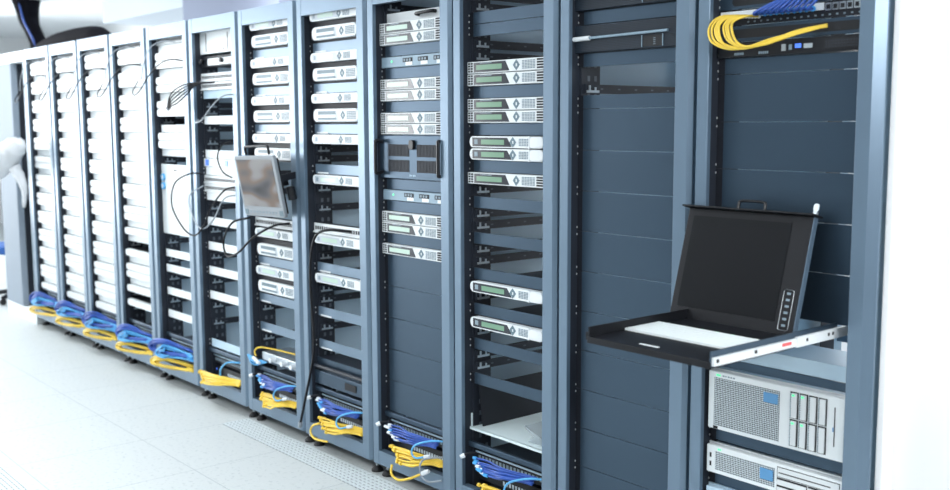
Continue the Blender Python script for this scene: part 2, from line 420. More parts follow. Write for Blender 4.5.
def mk_grille(disp='display'):
    """one-unit server with slotted grilles at both ends of a straight white front"""
    def f():
        h = UH-0.002; t = empty('slotted_server')
        faceplate(t, h, 'whitemetal')
        x0, x1 = -0.222, 0.222
        MB().box(x0, x1, -0.016, 0, 0.0005, h-0.0005).build('bezel', M['white'], t, bevel=0.0015)
        y = -0.016
        w = MB().prism([(-0.184, 0.004), (0.010, 0.004), (-0.012, h-0.004), (-0.184, h-0.004)], y-0.0008, y, 'y').build('window', M['window'], t)
        MB().box(-0.170, -0.030, y-0.0016, y-0.0008, 0.012, h-0.013).build('display', M[disp], w)
        MB().box(-0.150, -0.085, y-0.0013, y-0.0008, h-0.0085, h-0.006).build('caption_strip', M['button'], w)
        dpad(t, 0.046, h/2, 0.0172, y)
        keypad(t, 0.074, 0.143, 0.006, h-0.006, 5, 6, y)
        b = MB()
        for zi in range(4):
            z = 0.005+zi*0.0092
            b.box(0.150, 0.184, y-0.0006, y, z, z+0.0062); b.box(0.189, 0.214, y-0.0006, y, z, z+0.0062)
            b.box(-0.217, -0.206, y-0.0006, y, z, z+0.0062); b.box(-0.202, -0.191, y-0.0006, y, z, z+0.0062)
        b.build('grille', M['slot'], t)
        return t
    return f

def mk_big(full=True):
    """two-unit device with a big pill-shaped front"""
    def f():
        h = 2*UH-0.002; t = empty('pill_fronted_server')
        faceplate(t, h)
        x0, x1 = -0.180, 0.180; z0, z1 = 0.008, 0.065
        MB().prism(rrect(x0, x1, z0, z1, 0.025, 7), -0.022, 0, 'y').build('bezel', M['white'], t, bevel=0.003)
        y = -0.022
        if full:
            w = MB().prism([(x0+0.038, z0+0.008), (x0+0.206, z0+0.008), (x0+0.194, z1-0.009), (x0+0.038, z1-0.009)], y-0.0008, y, 'y').build('window', M['silver'], t)
            MB().box(x0+0.044, x0+0.180, y-0.0014, y-0.0008, z0+0.019, z1-0.026).build('display', M['white'], w)
            MB().box(x0+0.044, x0+0.192, y-0.0014, y-0.0008, z0+0.009, z0+0.018).build('lower_strip', M['pad'], w)
            MB().box(x0+0.044, x0+0.186, y-0.0014, y-0.0008, z1-0.025, z1-0.010).build('upper_strip', M['pad'], w)
            dpad(t, x0+0.243, (z0+z1)/2, 0.0185, y)
            keypad(t, x0+0.272, x0+0.345, z0+0.011, z1-0.011, 5, 5, y)
        return t
    return f

def mk_strip(mt='white'):
    """one-unit patch panel with a row of sockets"""
    def f():
        h = UH-0.002; t = empty('patch_panel')
        MB().box(-0.2413, 0.2413, 0, 0.006, 0, h).build('face', M[mt], t, bevel=0.001)
        b = MB()
        for i in range(24):
            x = -0.212+i*0.0184; b.box(x-0.0058, x+0.0058, -0.0008, 0, h*.32, h*.70)
        b.build('socket_row', M['slot'], t)
        MB().box(-0.2413, 0.2413, -0.006, 0, 0, 0.006).build('lip', M[mt], t)
        MB().box(-0.205, 0.205, 0.0061, 0.06, 0.004, h-0.004).build('back', M['rail'], t)
        return t
    return f

def mk_display_device():
    """blue-grey one-unit device: green lamp and three connector blocks"""
    def f():
        h = UH-0.002; t = empty('connector_unit')
        faceplate(t, h, 'bluegrey')
        MB().box(-0.222, 0.222, -0.008, 0, 0.001, h-0.001).build('front', M['bluegrey'], t, bevel=0.001)
        MB().cyl((-0.150, -0.0095, h*.55), (-0.150, -0.008, h*.55), 0.0055, 10).build('lamp', M['led'], t)
        for x in (-0.040, 0.060, 0.160):
            s = MB().box(x-0.034, x+0.030, -0.0088, -0.008, h*.42, h*.80).build('socket_block', M['slot'], t)
            b = MB()
            for i in range(3): b.box(x-0.028+i*0.018, x-0.017+i*0.018, -0.0096, -0.0088, h*.5, h*.72)
            b.build('connector', M['button'], s)
            MB().box(x-0.014, x+0.030, -0.010, -0.008, h*.10, h*.42).build('tag', M['whitemetal'], t)
        return t
    return f

def mk_grillebox():
    """four-unit black rack unit with four slotted vents, side handles and a centre lock"""
    def f():
        h = 4*UH-0.002; t = empty('grille_unit')
        faceplate(t, h, 'panel', 0.45)
        MB().box(-0.228, 0.228, -0.020, 0, 0.002, h-0.002).build('front_door', M['panel'], t, bevel=0.002)
        for x0, x1 in ((-0.165, -0.022), (0.028, 0.168)):
            for z0, z1 in ((0.092, 0.140), (0.030, 0.078)):
                v = MB().box(x0, x1, -0.0206, -0.020, z0, z1).build('vent', M['slot'], t)
                b = MB(); n = 15
                for i in range(n):
                    x = x0+(x1-x0)*(i+.5)/n; b.box(x-0.0026, x+0.0026, -0.0222, -0.0206, z0, z1)
                b.build('vent_slats', M['rail'], v)
        for s in (-1, 1):
            b = MB().tube(spline([(s*0.205, -0.020, 0.150), (s*0.207, -0.050, 0.154), (s*0.208, -0.054, 0.140), (s*0.208, -0.054, 0.040),
                                  (s*0.207, -0.050, 0.022), (s*0.205, -0.020, 0.026)], 4), 0.0075, 8)
            b.build('handle', M['blackgloss'], t, smooth=True)
        MB().prism(rrect(-0.013, 0.017, 0.120, 0.158, 0.010), -0.031, -0.020, 'y').build('lock', M['blackgloss'], t, bevel=0.002)
        b = MB()
        for i, w in enumerate((.006, .005, .007, .005)): b.box(-0.020+i*0.011, -0.020+i*0.011+w, -0.0206, -0.020, 0.014, 0.020)
        b.build('print', M['liner'], t)
        return t
    return f

COUNT = {}
def put(c, k, u, key, build, kind, cat, dy=0.0, group=None, total_hint=''):
    """mount a device in rack c with its top at rack unit k; the label counts same-kind devices from the top"""
    n = COUNT[(c, kind)] = COUNT.get((c, kind), 0)+1
    COUNT.setdefault('list', []).append((c, kind, n))
    z = zk(k+u)+0.001
    o = spawn(key, build, (RX[c]+XC, EARY+dy, z), '', cat, group)
    PENDING.append((o, c, kind, n))
    return o
PENDING = []
def plural(c): return RNAME[c]
def finish_labels():
    for o, c, kind, n in PENDING:
        tot = COUNT[(c, kind)]
        if tot == 1: o['label'] = '%s in the %s' % (kind, plural(c))
        elif n == 1: o['label'] = 'topmost %s in the %s' % (kind, plural(c))
        elif n == tot: o['label'] = 'lowest %s in the %s' % (kind, plural(c))
        else: o['label'] = '%s %s from top, %s' % (ORD[n], kind, plural(c))

def blank(c, k, u=1, mt='panel'):
    far = c in 'HIJKLM'
    kind = {1: 'thin dark slate panel', 3: 'tall dark slate panel'}.get(u, 'dark slate panel')
    if mt == 'whitemetal': kind = 'white panel strip'
    elif mt == 'slate': kind = 'thin slate crossbar panel'
    elif mt == 'liner': kind = 'pale grey panel'
    return put(c, k, u, 'blank%s%s%s' % (u, mt, far), mk_blank(u, mt, not far), kind, 'blank panel', 0, 'blank panels in the ' + RNAME[c])
def rounded(c, k, var='green'):
    if var == 'green': a = ('r_green', mk_rounded(True, 'display'), 'thin rounded white server with green display')
    elif var == 'silver': a = ('r_silver', mk_rounded(False, 'glaregreen', True, False, 0.015, -0.188), 'thin rounded white server')
    else: a = ('r_plain', mk_rounded(False, 'silver', False), 'thin rounded white server')
    return put(c, k, 1, a[0], a[1], a[2], 'server', 0, 'thin servers in the ' + RNAME[c])
def grille(c, k, var='green'):
    return put(c, k, 1, 'g_'+var, mk_grille('display' if var == 'green' else 'glaregreen'), 'slotted white server with a %s display' % ('green' if var == 'green' else 'pale'), 'server', 0, 'slotted servers in the ' + RNAME[c])
def big(c, k, full=True):
    return put(c, k, 2, 'big%s' % full, mk_big(full), 'pill-shaped thick white server', 'server', 0, 'thick servers in the ' + RNAME[c])
def strip(c, k, mt='white'):
    return put(c, k, 1, 'strip'+mt, mk_strip(mt), 'white patch panel with a row of sockets' if mt == 'white' else 'black patch panel', 'patch panel', 0)
def slides(c, k, h=0.030, frac=0.5):
    """empty slot: a pair of slide rails left in the rack, parts of the rack"""
    z = zk(k+1)+0.006
    for s in (0, 1):
        x = 0.061 if s == 0 else 0.487
        o = MB().box(x, x+0.012, 0.06, 0.80, z, z+h).build('slide_rail', M['rail'], RACK[c])
        d = MB()
        for i in range(8):
            y = 0.13+i*0.085; xx = x+0.0121 if s == 0 else x-0.0006
            d.box(xx, xx+0.0005, y, y+0.012, z+h*.45, z+h*.6)
        d.build('rail_slots', M['raildot'], o)
        b = MB(); xx = x+0.0121 if s == 0 else x-0.006
        b.box(xx, xx+0.004, 0.062, 0.12, z+0.003, z+0.011); b.box(xx, xx+0.004, 0.072, 0.079, z+0.011, z+h-0.003); b.box(xx, xx+0.004, 0.10, 0.106, z+0.011, z+h*.7)
        b.build('bracket', M['zinc'], o)
    b = MB().box(0.075, 0.485, 0.60, 0.62, z+0.004, z+0.024); b.build('cross_tray', M['rail'], RACK[c])

# ---- rack B
def mk_perf(u):
    def f():
        h = u*UH-0.002; t = empty('storage_unit'); faceplate(t, h, 'rail', 0.5)
        MB().box(-0.236, 0.236, -0.018, 0, 0.001, h-0.001).build('grille_front', M['mesh_dark'], t, bevel=0.0015)
        MB().tube([(-0.225, -0.026, h*.50), (-0.155, -0.026, h*.51)], 0.0075, 8).build('rod_tip', M['white'], t)
        MB().tube([(-0.155, -0.026, h*.51), (0.165, -0.026, h*.55)], 0.0042, 8).build('rod', M['bluegrey'], t)
        d = MB().box(0.060, 0.140, -0.0188, -0.018, 0.006, 0.038).build('display_recess', M['slot'], t)
        MB().box(0.058, 0.060, -0.021, -0.018, 0.004, 0.040).build('recess_frame', M['bluegrey'], d)
        MB().box(0.140, 0.142, -0.021, -0.018, 0.004, 0.040).build('recess_frame', M['bluegrey'], d)
        b = MB()
        for i in range(4): b.box(0.104, 0.112, -0.0196, -0.0188, 0.010+i*0.006, 0.012+i*0.006)
        b.build('marking', M['button'], d)
        MB().box(0.165, 0.225, -0.022, -0.018, h*.42, h*.68).build('catch', M['mesh_dark'], t)
        screws(t, h)
        return t
    return f
put('B', 1, 2, 'perf2', mk_perf(2), 'black perforated unit with a pale rod', 'storage unit')
blank('B', 3); put('B', 4, 2, 'perf2', mk_perf(2), 'black perforated unit with a pale rod', 'storage unit'); blank('B', 6)
slides('B', 8)
blank('B', 9)
for k in range(10, 40, 3): blank('B', k, 3)

# ---- rack C
for k in (2, 3): blank('C', k)
for k in (0, 1, 4, 5): slides('C', k)
for k in (6, 7, 9, 10): grille('C', k)
for k in (8, 11): blank('C', k)
for k in (12, 13): rounded('C', k)
blank('C', 14); grille('C', 15); slides('C', 16); blank('C', 17)
for k in (18, 19, 21, 22): slides('C', k)
blank('C', 20); blank('C', 23); rounded('C', 24); slides('C', 25); blank('C', 26); rounded('C', 27); slides('C', 28)
blank('C', 29); slides('C', 30); slides('C', 31); blank('C', 32)

# ---- rack D
for k in (2, 3, 7, 8, 10, 11, 19, 20, 22): grille('D', k, 'pale')
for k in (4, 6, 9, 16, 18, 21): blank('D', k)
for k in (5, 17): put('D', k, 1, 'dispdev', mk_display_device(), 'blue-grey unit with a green lamp', 'network unit')
put('D', 12, 4, 'grillebox', mk_grillebox(), 'black grille unit with side handles', 'rack unit')
for k in (23, 26, 29, 32, 35): blank('D', k, 3)
slides('D', 0)
def mk_silver():
    t = empty('silver_shelf_unit')
    MB().box(-0.2413, 0.2413, 0.0, 0.004, 0, 0.040).build('face', M['whitemetal'], t)
    MB().box(-0.215, 0.215, 0.0041, 0.5, 0.002, 0.038).build('body', M['whitemetal'], t)
    h = MB().tube(spline([(0.0, 0.0, 0.022), (0.005, -0.018, 0.024), (0.10, -0.018, 0.026), (0.105, 0.0, 0.026)], 4), 0.007, 8); h.build('handle', M['blackgloss'], t, smooth=True)
    MB().cyl((0.185, -0.004, 0.022), (0.185, 0.0, 0.022), 0.015, 14).build('port', M['slot'], t)
    return t
put('D', 1, 1, 'silverunit', mk_silver, 'silver unit with a black bar handle', 'rack unit', 0.02)

# ---- racks E and F
for c in 'EF':
    for k in (0, 4, 8, 12): rounded(c, k, 'silver')
    for k in (1, 5, 9): big(c, k)
    for k in (3, 7, 11): blank(c, k, 1, 'slate')
slides('E', 13); slides('E', 14); blank('E', 15, 1, 'slate'); rounded('E', 16, 'silver')
for k in (17, 19): slides('E', k)
strip('E', 21); rounded('E', 22, 'silver'); slides('E', 24); blank('E', 25, 1, 'slate'); rounded('E', 26, 'silver')
slides('E', 27.4); slides('E', 28.5); blank('E', 29.6, 1, 'slate'); slides('E', 31.4); blank('E', 33, 1, 'slate')
big('F', 13); slides('F', 16); slides('F', 18)
strip('F', 21.2); rounded('F', 22.3, 'silver'); big('F', 23.5); blank('F', 25.5, 1, 'slate'); rounded('F', 26.5, 'silver'); big('F', 27.6)
blank('F', 29.7, 1, 'slate'); slides('F', 31); blank('F', 33, 1, 'slate'); slides('F', 34.4)
def mk_drawer():
    h = 2.8*UH; t = empty('sliding_rack_unit')
    faceplate(t, h, 'panel', 0.3)
    MB().box(-0.232, 0.232, -0.014, 0, 0.004, 0.066).build('drawer_front', M['panel'], t, bevel=0.002)
    MB().tube([(-0.220, -0.016, 0.088), (0.220, -0.016, 0.088)], 0.010, 8).build('bar', M['rail'], t)
    MB().box(0.03, 0.12, -0.017, -0.014, 0.020, 0.050).build('handle_recess', M['slot'], t)
    return t
put('E', 35, 2.8, 'drawer', mk_drawer, 'dark drawer with a rounded bar', 'drawer')

# ---- rack G
def mk_whitebox(h, notch=True):
    def f():
        t = empty('white_panel_unit')
        MB().box(-0.2413, 0.2413, 0, 0.01, 0, h).build('face', M['whitemetal'], t, bevel=0.002)
        b = MB()
        b.box(-0.16, -0.153, -0.001, 0, h*.1, h*.92); b.box(0.085, 0.092, -0.001, 0, h*.1, h*.85); b.box(0.03, 0.05, -0.001, 0, h*.15, h*.2)
        b.build('slot_line', M['slot'], t)
        MB().box(-0.21, 0.21, 0.0101, 0.3, 0.004, h-0.004).build('chassis', M['liner'], t)
        return t
    return f
put('G', 0.2, 2.6, 'whitebox', mk_whitebox(2.6*UH), 'tall white panel with two upright slots', 'rack unit')
def mk_darkdev():
    t = empty('switch_unit'); h = UH*1.2
    faceplate(t, h, 'black', 0.3)
    MB().box(-0.12, 0.23, -0.012, 0, 0.006, h-0.014).build('front', M['whitemetal'], t)
    MB().tube([(-0.19, -0.02, h*.3), (-0.19, -0.01, h*.7)], 0.012, 10).build('knob', M['blackgloss'], t)
    MB().tube([(0.05, -0.03, h*.5), (0.05, -0.012, h*.5)], 0.011, 10).build('plug', M['blackgloss'], t)
    return t
put('G', 3, 1.3, 'darkdev', mk_darkdev, 'black switch with two round plugs', 'switch')
strip('G', 5); strip('G', 6)
blank('G', 7, 1, 'liner'); slides('G', 8.2); slides('G', 9)
for k in (10, 14, 16, 19, 22, 25, 28, 31): blank('G', k, 1, 'whitemetal')
for k in (11, 12.6, 20.4, 23.2, 26.4, 29.4, 32.4, 34.5): slides('G', k)
def mk_bluewhite():
    t = empty('lamp_panel_unit'); h = UH-0.002
    faceplate(t, h, 'whitemetal', 0.3)
    for x in (-0.20, 0.02): MB().box(x, x+0.03, -0.004, 0, 0.006, h-0.006).build('lamp', M['blueled'], t)
    return t
put('G', 15, 1, 'bluewhite', mk_bluewhite, 'white unit with blue lamps', 'rack unit')
strip('G', 17); strip('G', 18); blank('G', 36.9, 1, 'liner')

# ---- rack H
strip('H', 0)
for k in (2, 3, 5, 6, 8, 9, 12, 13): rounded('H', k, 'plain')
for k in (1, 4, 7, 11, 14): blank('H', k, 1, 'whitemetal')
slides('H', 10); slides('H', 15)
def mk_bigwhite():
    t = empty('socket_panel'); h = 9*UH-0.002
    MB().box(-0.2413, 0.2413, 0, 0.01, 0, h).build('face', M['whitemetal'], t, bevel=0.002)
    for z in (h-0.075, h-0.125):
        s = MB().cyl((-0.195, -0.012, z), (-0.195, 0, z), 0.020, 16).build('socket', M['lightblue'], t)
        MB().cyl((-0.195, -0.0125, z), (-0.195, -0.012, z), 0.012, 12).build('socket_core', M['white'], s)
    MB().box(-0.06, -0.02, -0.001, 0, h-0.035, h-0.028).build('slot', M['slot'], t)
    return t
put('H', 16, 9, 'bigwhite', mk_bigwhite, 'tall white panel with two round sockets', 'rack unit')
for k in (27, 29, 32, 35): blank('H', k, 1, 'whitemetal')
for k in (25.6, 28, 30.4, 33.4): slides('H', k)

# ---- racks I to M
for c in 'IJKL':
    strip(c, 0)
    for k in range(1, 39, 3):
        if c == 'I' and k >= 25: break
        for q in (k, k+1):
            if q <= 37: rounded(c, q, 'plain')
        if k+2 <= 37: blank(c, k+2, 1, 'whitemetal')
slides('I', 24); rounded('I', 25, 'plain'); blank('I', 26, 1, 'whitemetal'); slides('I', 27); rounded('I', 28, 'plain'); blank('I', 29, 1, 'whitemetal')
rounded('I', 30, 'plain'); rounded('I', 31, 'plain'); blank('I', 32, 1, 'whitemetal'); rounded('I', 33, 'plain'); slides('I', 34); rounded('I', 35, 'plain'); slides('I', 36)

# ---- rack C: shelf with pale surface, black sheet and clear plastic
t = empty('equipment_shelf', (RX['C']+XC, EARY, zk(36.9)))
MB().box(-0.225, 0.225, -0.004, 0.55, 0, 0.004).build('shelf_plate', M['paper'], t)
MB().box(-0.2413, 0.2413, -0.006, 0.0, -0.006, 0.004).build('front_edge', M['paper'], t)
MB().box(-0.229, -0.224, 0.0, 0.30, 0.004, 0.055).build('side_wall', M['paper'], t)
tag(t, 'pale shelf low in the third rack from the right, a black sheet on it', 'shelf')
o = MB().prism([(0.03, 0.0), (0.52, 0.0), (0.52, 0.165), (0.01, 0.165)], -0.196, -0.190, 'x').build('divider_sheet', M['black'], None, (RX['C']+XC, EARY, zk(36.9)+0.0042), bevel=0.001)
tag(o, 'black sheet standing upright on the pale shelf', 'sheet')
b = MB(); b.prism([(0.0, 0.0), (0.11, 0.0), (0.11, 0.012), (0.06, 0.030), (-0.02, 0.055), (-0.02, 0.050), (0.03, 0.026)], 0.03, 0.12, 'y')
o = b.build('plastic_pouch', M['film'], None, (RX['C']+XC+0.06, EARY, zk(36.9)+0.0045)); tag(o, 'clear plastic pouch lying on the pale shelf', 'pouch')

# ---- rack A
def mk_slotpanel():
    h = UH-0.002; t = empty('cable_slot_panel')
    MB().box(-0.2413, 0.2413, 0, 0.006, 0, h).build('plate', M['panel'], t, bevel=0.001)
    MB().prism(rrect(-0.185, 0.212, 0.009, h-0.009, 0.012), -0.0008, 0, 'y').build('slot', M['slot'], t)
    screws(t, h); return t
put('A', 3, 1, 'slotpanel', mk_slotpanel, 'dark panel with a long rounded slot', 'cable panel')
put('A', 5, 1, 'slotpanel', mk_slotpanel, 'dark panel with a long rounded slot', 'cable panel')
def mk_patch_a():
    h = UH-0.002; t = empty('network_patch_panel')
    MB().box(-0.2413, 0.2413, 0, 0.006, 0, h).build('plate', M['black'], t, bevel=0.001)
    MB().box(-0.222, 0.105, -0.003, 0, h-0.022, h-0.003).build('label_strip', M['white'], t)
    b = MB(); b2 = MB()
    for i in range(5):
        x = 0.118+i*0.0205; b.box(x-0.0085, x+0.0085, -0.003, 0, h-0.024, h-0.005); b2.box(x-0.0055, x+0.0055, -0.0036, -0.003, h-0.021, h-0.009)
    p = b.build('socket_row', M['zinc'], t); b2.build('socket_hole', M['slot'], p)
    b = MB()
    for i in range(17):
        x = -0.13+i*0.021; b.box(x-0.003, x+0.003, -0.0008, 0, 0.006, 0.010)
    b.build('number_marks', M['button'], t)
    MB().box(0.225, 0.238, -0.004, 0, h-0.026, h-0.004).build('blue_clip', M['blueplug'], t)
    return t
put('A', 4, 1, 'patchA', mk_patch_a, 'patch panel with yellow and blue cables', 'patch panel')
def mk_serverrear():
    h = UH-0.002; t = empty('rack_switch')
    faceplate(t, h, 'black', 0.4)
    MB().box(-0.222, 0.222, -0.012, 0, 0.001, h-0.001).build('front', M['blackgloss'], t, bevel=0.001)
    b = MB()
    for x, w in ((-0.165, .03), (-0.085, .03)):
        for i in range(5): b.box(x+i*0.0065, x+i*0.0065+0.0045, -0.0128, -0.012, 0.006, 0.013)
    b.build('pin_row', M['button'], t)
    MB().box(-0.012, 0.001, -0.014, -0.012, 0.010, 0.028).build('ring_socket', M['zinc'], t)
    MB().box(0.010, 0.020, -0.0135, -0.012, 0.012, 0.026).build('socket', M['button'], t)
    MB().box(0.030, 0.048, -0.0145, -0.012, 0.016, 0.027).build('blue_socket', M['blueled'], t)
    MB().box(0.056, 0.082, -0.014, -0.012, 0.014, 0.026).build('socket', M['zinc'], t)
    v = MB().box(0.115, 0.215, -0.0128, -0.012, 0.010, 0.034).build('vent', M['slot'], t)
    b = MB()
    for i in range(11):
        for j in range(3): b.box(0.119+i*0.0086, 0.125+i*0.0086, -0.0134, -0.0128, 0.012+j*0.0072, 0.0165+j*0.0072)
    b.build('vent_dots', M['rail'], v)
    screws(t, h); return t
put('A', 6, 1, 'serverrear', mk_serverrear, 'black switch with small sockets', 'switch')
blank('A', 7)
for k in (8, 11, 14, 17, 20): blank('A', k, 3)
blank('A', 25.4, 1, 'liner'); blank('A', 26.4, 0.6); blank('A', 31, 1); blank('A', 34, 1)

def mk_server4():
    h = 4*UH-0.002; t = empty('tower_server')
    faceplate(t, h, 'whitemetal', 0.5, 'liner')
    x0, x1 = -0.216, 0.224; y = -0.028
    MB().box(x0, x1, y, 0, 0.002, h-0.002).build('bezel', M['whitemetal'], t, bevel=0.003)
    MB().box(x0+0.022, 0.026, y-0.001, y, 0.014, h-0.020).build('mesh_front', M['mesh_light'], t)
    MB().box(-0.024, 0.021, y-0.004, y-0.001, h-0.058, h-0.030).build('badge', M['bluebadge'], t)
    b = MB()
    for i, w in enumerate((.006, .004, .006, .005, .006)): b.box(x0+0.050+i*0.009, x0+0.050+i*0.009+w, y-0.0005, y, h-0.014, h-0.010)
    b.build('print', M['button'], t)
    MB().box(x0+0.028, x0+0.042, y-0.0008, y, h-0.015, h-0.009).build('lamp', M['led'], t)
    MB().box(x0+0.020, x0+0.036, y-0.0008, y, 0.004, 0.012).build('mark', M['slot'], t)
    for r in range(2):
        for i in range(4):
            xa = 0.060+i*0.0290; za = 0.012+r*0.078
            dv = MB().box(xa, xa+0.0255, y-0.001, y, za, za+0.075).build('drive_bay', M['slot'], t)
            MB().box(xa+0.006, xa+0.0215, y-0.006, y-0.001, za+0.003, za+0.072).build('carrier', M['white'], dv)
            b = MB()
            for q in range(14): b.box(xa+0.0005, xa+0.0045, y-0.0018, y-0.001, za+0.003+q*0.005, za+0.0055+q*0.005)
            b.build('vent_ticks', M['liner'], dv)
            if i < 2: MB().box(xa+0.008, xa+0.016, y-0.0068, y-0.006, za+0.063, za+0.069).build('lamp', M['led'], dv)
    MB().box(0.194, 0.197, y-0.0008, y, 0.040, h-0.030).build('disc_slot', M['slot'], t)
    MB().box(0.190, 0.193, y-0.001, y, 0.080, 0.092).build('button', M['bluebadge'], t)
    for z in (0.022, h-0.022): MB().cyl((0.2285, -0.006, z), (0.2285, 0, z), 0.006, 10).build('thumbscrew', M['screw'], t)
    return t
put('A', 27.12, 4, 'server4', mk_server4, 'tall mesh-fronted white server', 'server')
def mk_server2(light=True):
    def f():
        h = 2*UH-0.002; t = empty('rack_server')
        mt = 'whitemetal' if light else 'liner'
        faceplate(t, h, mt, 0.5, 'liner')
        x0, x1 = -0.219, 0.224; y = -0.026
        MB().box(x0, x1, y, 0, 0.002, h-0.002).build('bezel', M[mt], t, bevel=0.003)
        MB().box(x0+0.032, 0.016, y-0.001, y, 0.014, h-0.018).build('mesh_front', M['mesh_light'], t)
        MB().box(-0.030, 0.012, y-0.004, y-0.001, 0.030, h-0.026).build('badge', M['bluebadge'], t)
        MB().box(x0+0.040, x0+0.052, y-0.0008, y, h-0.013, h-0.008).build('lamp', M['led'], t)
        b = MB(); b.box(x0+0.012, x0+0.018, y-0.0008, y, 0.022, 0.036); b.box(x0+0.012, x0+0.018, y-0.0008, y, 0.048, 0.062); b.build('side_port', M['slot'], t)
        d = MB().box(0.024, 0.217, y-0.0008, y, h-0.040, h-0.010).build('disc_drive', M['slot'], t)
        MB().box(0.026, 0.215, y-0.0016, y-0.0008, h-0.038, h-0.012).build('drive_face', M['white'], d)
        MB().box(0.030, 0.190, y-0.0022, y-0.0016, h-0.028, h-0.025).build('tray_line', M['slot'], d)
        for i in range(2):
            for r in range(2):
                dv = MB().box(0.024+i*0.098, 0.119+i*0.098, y-0.0008, y, 0.006+r*0.021, 0.025+r*0.021).build('drive_bay', M['slot'], t)
                MB().box(0.026+i*0.098, 0.117+i*0.098, y-0.003, y-0.0008, 0.006+r*0.021, 0.020+r*0.021).build('carrier', M['white'], dv)
        MB().box(-0.236, -0.222, -0.012, 0, 0.030, 0.050).build('side_catch', M['white'], t)
        return t
    return f
put('A', 32.14, 2, 'server2', mk_server2(), 'thin mesh-fronted white server', 'server')
put('A', 35, 2, 'server2d', mk_server2(False), 'grey server with mesh front', 'server')

# pull-out keyboard and screen
KX0, KX1, KY0, KY1 = 0.067, 0.460, -0.500, 0.30
t = empty('keyboard_console', (0, 0, 0))
MB().box(KX0+0.004, KX1-0.004, KY0, 0.02, 0.934, 0.938).build('tray', M['kvmblack'], t)
MB().box(KX0, KX1, KY0-0.004, KY0, 0.934, 0.951).build('front_lip', M['kvmblack'], t, bevel=0.002)
MB().box(KX0+0.004, KX1-0.004, KY0, -0.37, 0.938, 0.950).build('palm_rest', M['kvmblack'], t)
MB().box(0.215, 0.275, -0.470, -0.462, 0.950, 0.9512).build('label_tag', M['whitemetal'], t)
for x in (KX0, KX1-0.004):
    MB().box(x, x+0.004, KY0, 0.04, 0.938, 0.976).build('side_wall', M['kvmblack'] if x == KX0 else M['panel'], t)
for x in (KX0-0.010, KX1):
    s = MB().box(x, x+0.008, KY0+0.002, -0.16, 0.941, 0.961).build('slide_rail', M['white'] if x > 0.3 else M['kvmblack'], t)
    MB().box(x+0.001, x+0.009, -0.16, 0.40, 0.938, 0.964).build('outer_rail', M['white'] if x > 0.3 else M['kvmblack'], s)
    h = MB()
    for y in (-0.49, -0.34, -0.12, -0.02, 0.0): h.box(x+0.0075, x+0.0098, y, y+0.008, 0.949, 0.957)
    h.build('rail_holes', M['slot'], s)
MB().box(KX1+0.008, KX1+0.0085, -0.225, -0.185, 0.949, 0.957).build('red_sticker', M['red'], t)
kb = MB().box(0.060, 0.422, -0.365, -0.215, 0.938, 0.950).build('keyboard', M['kvmblack'], t)
b = MB()
for r in range(6):
    ya = -0.362+r*0.0238; n = 18 if r else 10; xs = 0.062; w = 0.358/n
    for i in range(n): b.box(xs+i*w+0.0006, xs+(i+1)*w-0.0006, ya+0.0006, ya+0.0228, 0.950, 0.956)
b.build('keys', M['key'], kb)
b = MB()
for i in range(3): b.box(0.20+i*0.05, 0.206+i*0.05, -0.204, -0.200, 0.950, 0.9515)
MB().box(KX0+0.01, KX1-0.01, -0.212, -0.10, 0.938, 0.950).build('hinge_cover', M['kvmblack'], t)
b.build('status_lamp', M['led'], t)
# screen, hinged at the back of the tray and leaning back
scr = empty('screen_housing', (0, -0.103, 0.942)); scr.parent = t
scr.rotation_euler = (-math.atan2(0.088, 0.318), 0, 0)
SX0, SX1, SH = 0.008, 0.414, 0.328
MB().box(SX0, SX1, 0, 0.020, -0.004, SH).build('bezel', M['kvmblack'], scr, bevel=0.002)
MB().box(SX1, SX1+0.0015, 0.001, 0.020, 0.0, SH).build('side_cover', M['slate'], scr)
MB().box(SX0+0.022, SX1-0.060, -0.0012, 0, 0.040, SH-0.022).build('display', M['screen'], scr)
MB().box(SX0-0.012, SX1+0.010, -0.022, 0.028, SH, SH+0.005).build('top_ledge', M['kvmblack'], scr, bevel=0.001)
MB().tube(spline([(0.172, 0.004, SH+0.004), (0.172, 0.004, SH+0.020), (0.180, 0.004, SH+0.030), (0.250, 0.004, SH+0.030), (0.258, 0.004, SH+0.020), (0.258, 0.004, SH+0.004)], 4), 0.0042, 8).build('handle', M['blackgloss'], scr, smooth=True)
MB().tube([(0.412, 0.008, SH+0.005), (0.412, 0.008, SH+0.014)], 0.007, 10).build('lock', M['zinc'], scr)
MB().prism(rrect(0.404, 0.420, SH+0.014, SH+0.036, 0.007), 0.006, 0.009, 'y').build('key', M['zinc'], scr)
bp = MB()
ox0, ox1, oz0, oz1 = SX1-0.046, SX1-0.016, 0.020, 0.128
out = rrect(ox0, ox1, oz0, oz1, 0.006, 3)
bp.tube([(p[0], -0.0006, p[1]) for p in out+[out[0]]], 0.0006, 4)
bpo = bp.build('button_outline', M['zinc'], scr)
b = MB()
for i in range(6): b.box(ox0+0.010, ox0+0.021, -0.0016, 0, oz0+0.010+i*0.017, oz0+0.016+i*0.017)
b.build('button', M['button'], bpo)
MB().tube([(SX1-0.02, 0.012, 0.0), (SX1+0.006, 0.012, 0.0)], 0.010, 10).build('hinge', M['zinc'], scr)
MB().tube([(SX0-0.0, 0.012, 0.0), (SX0+0.03, 0.012, 0.0)], 0.010, 10).build('hinge', M['kvmblack'], scr)
tag(t, 'black pull-out keyboard tray with white keys and raised screen', 'keyboard console')

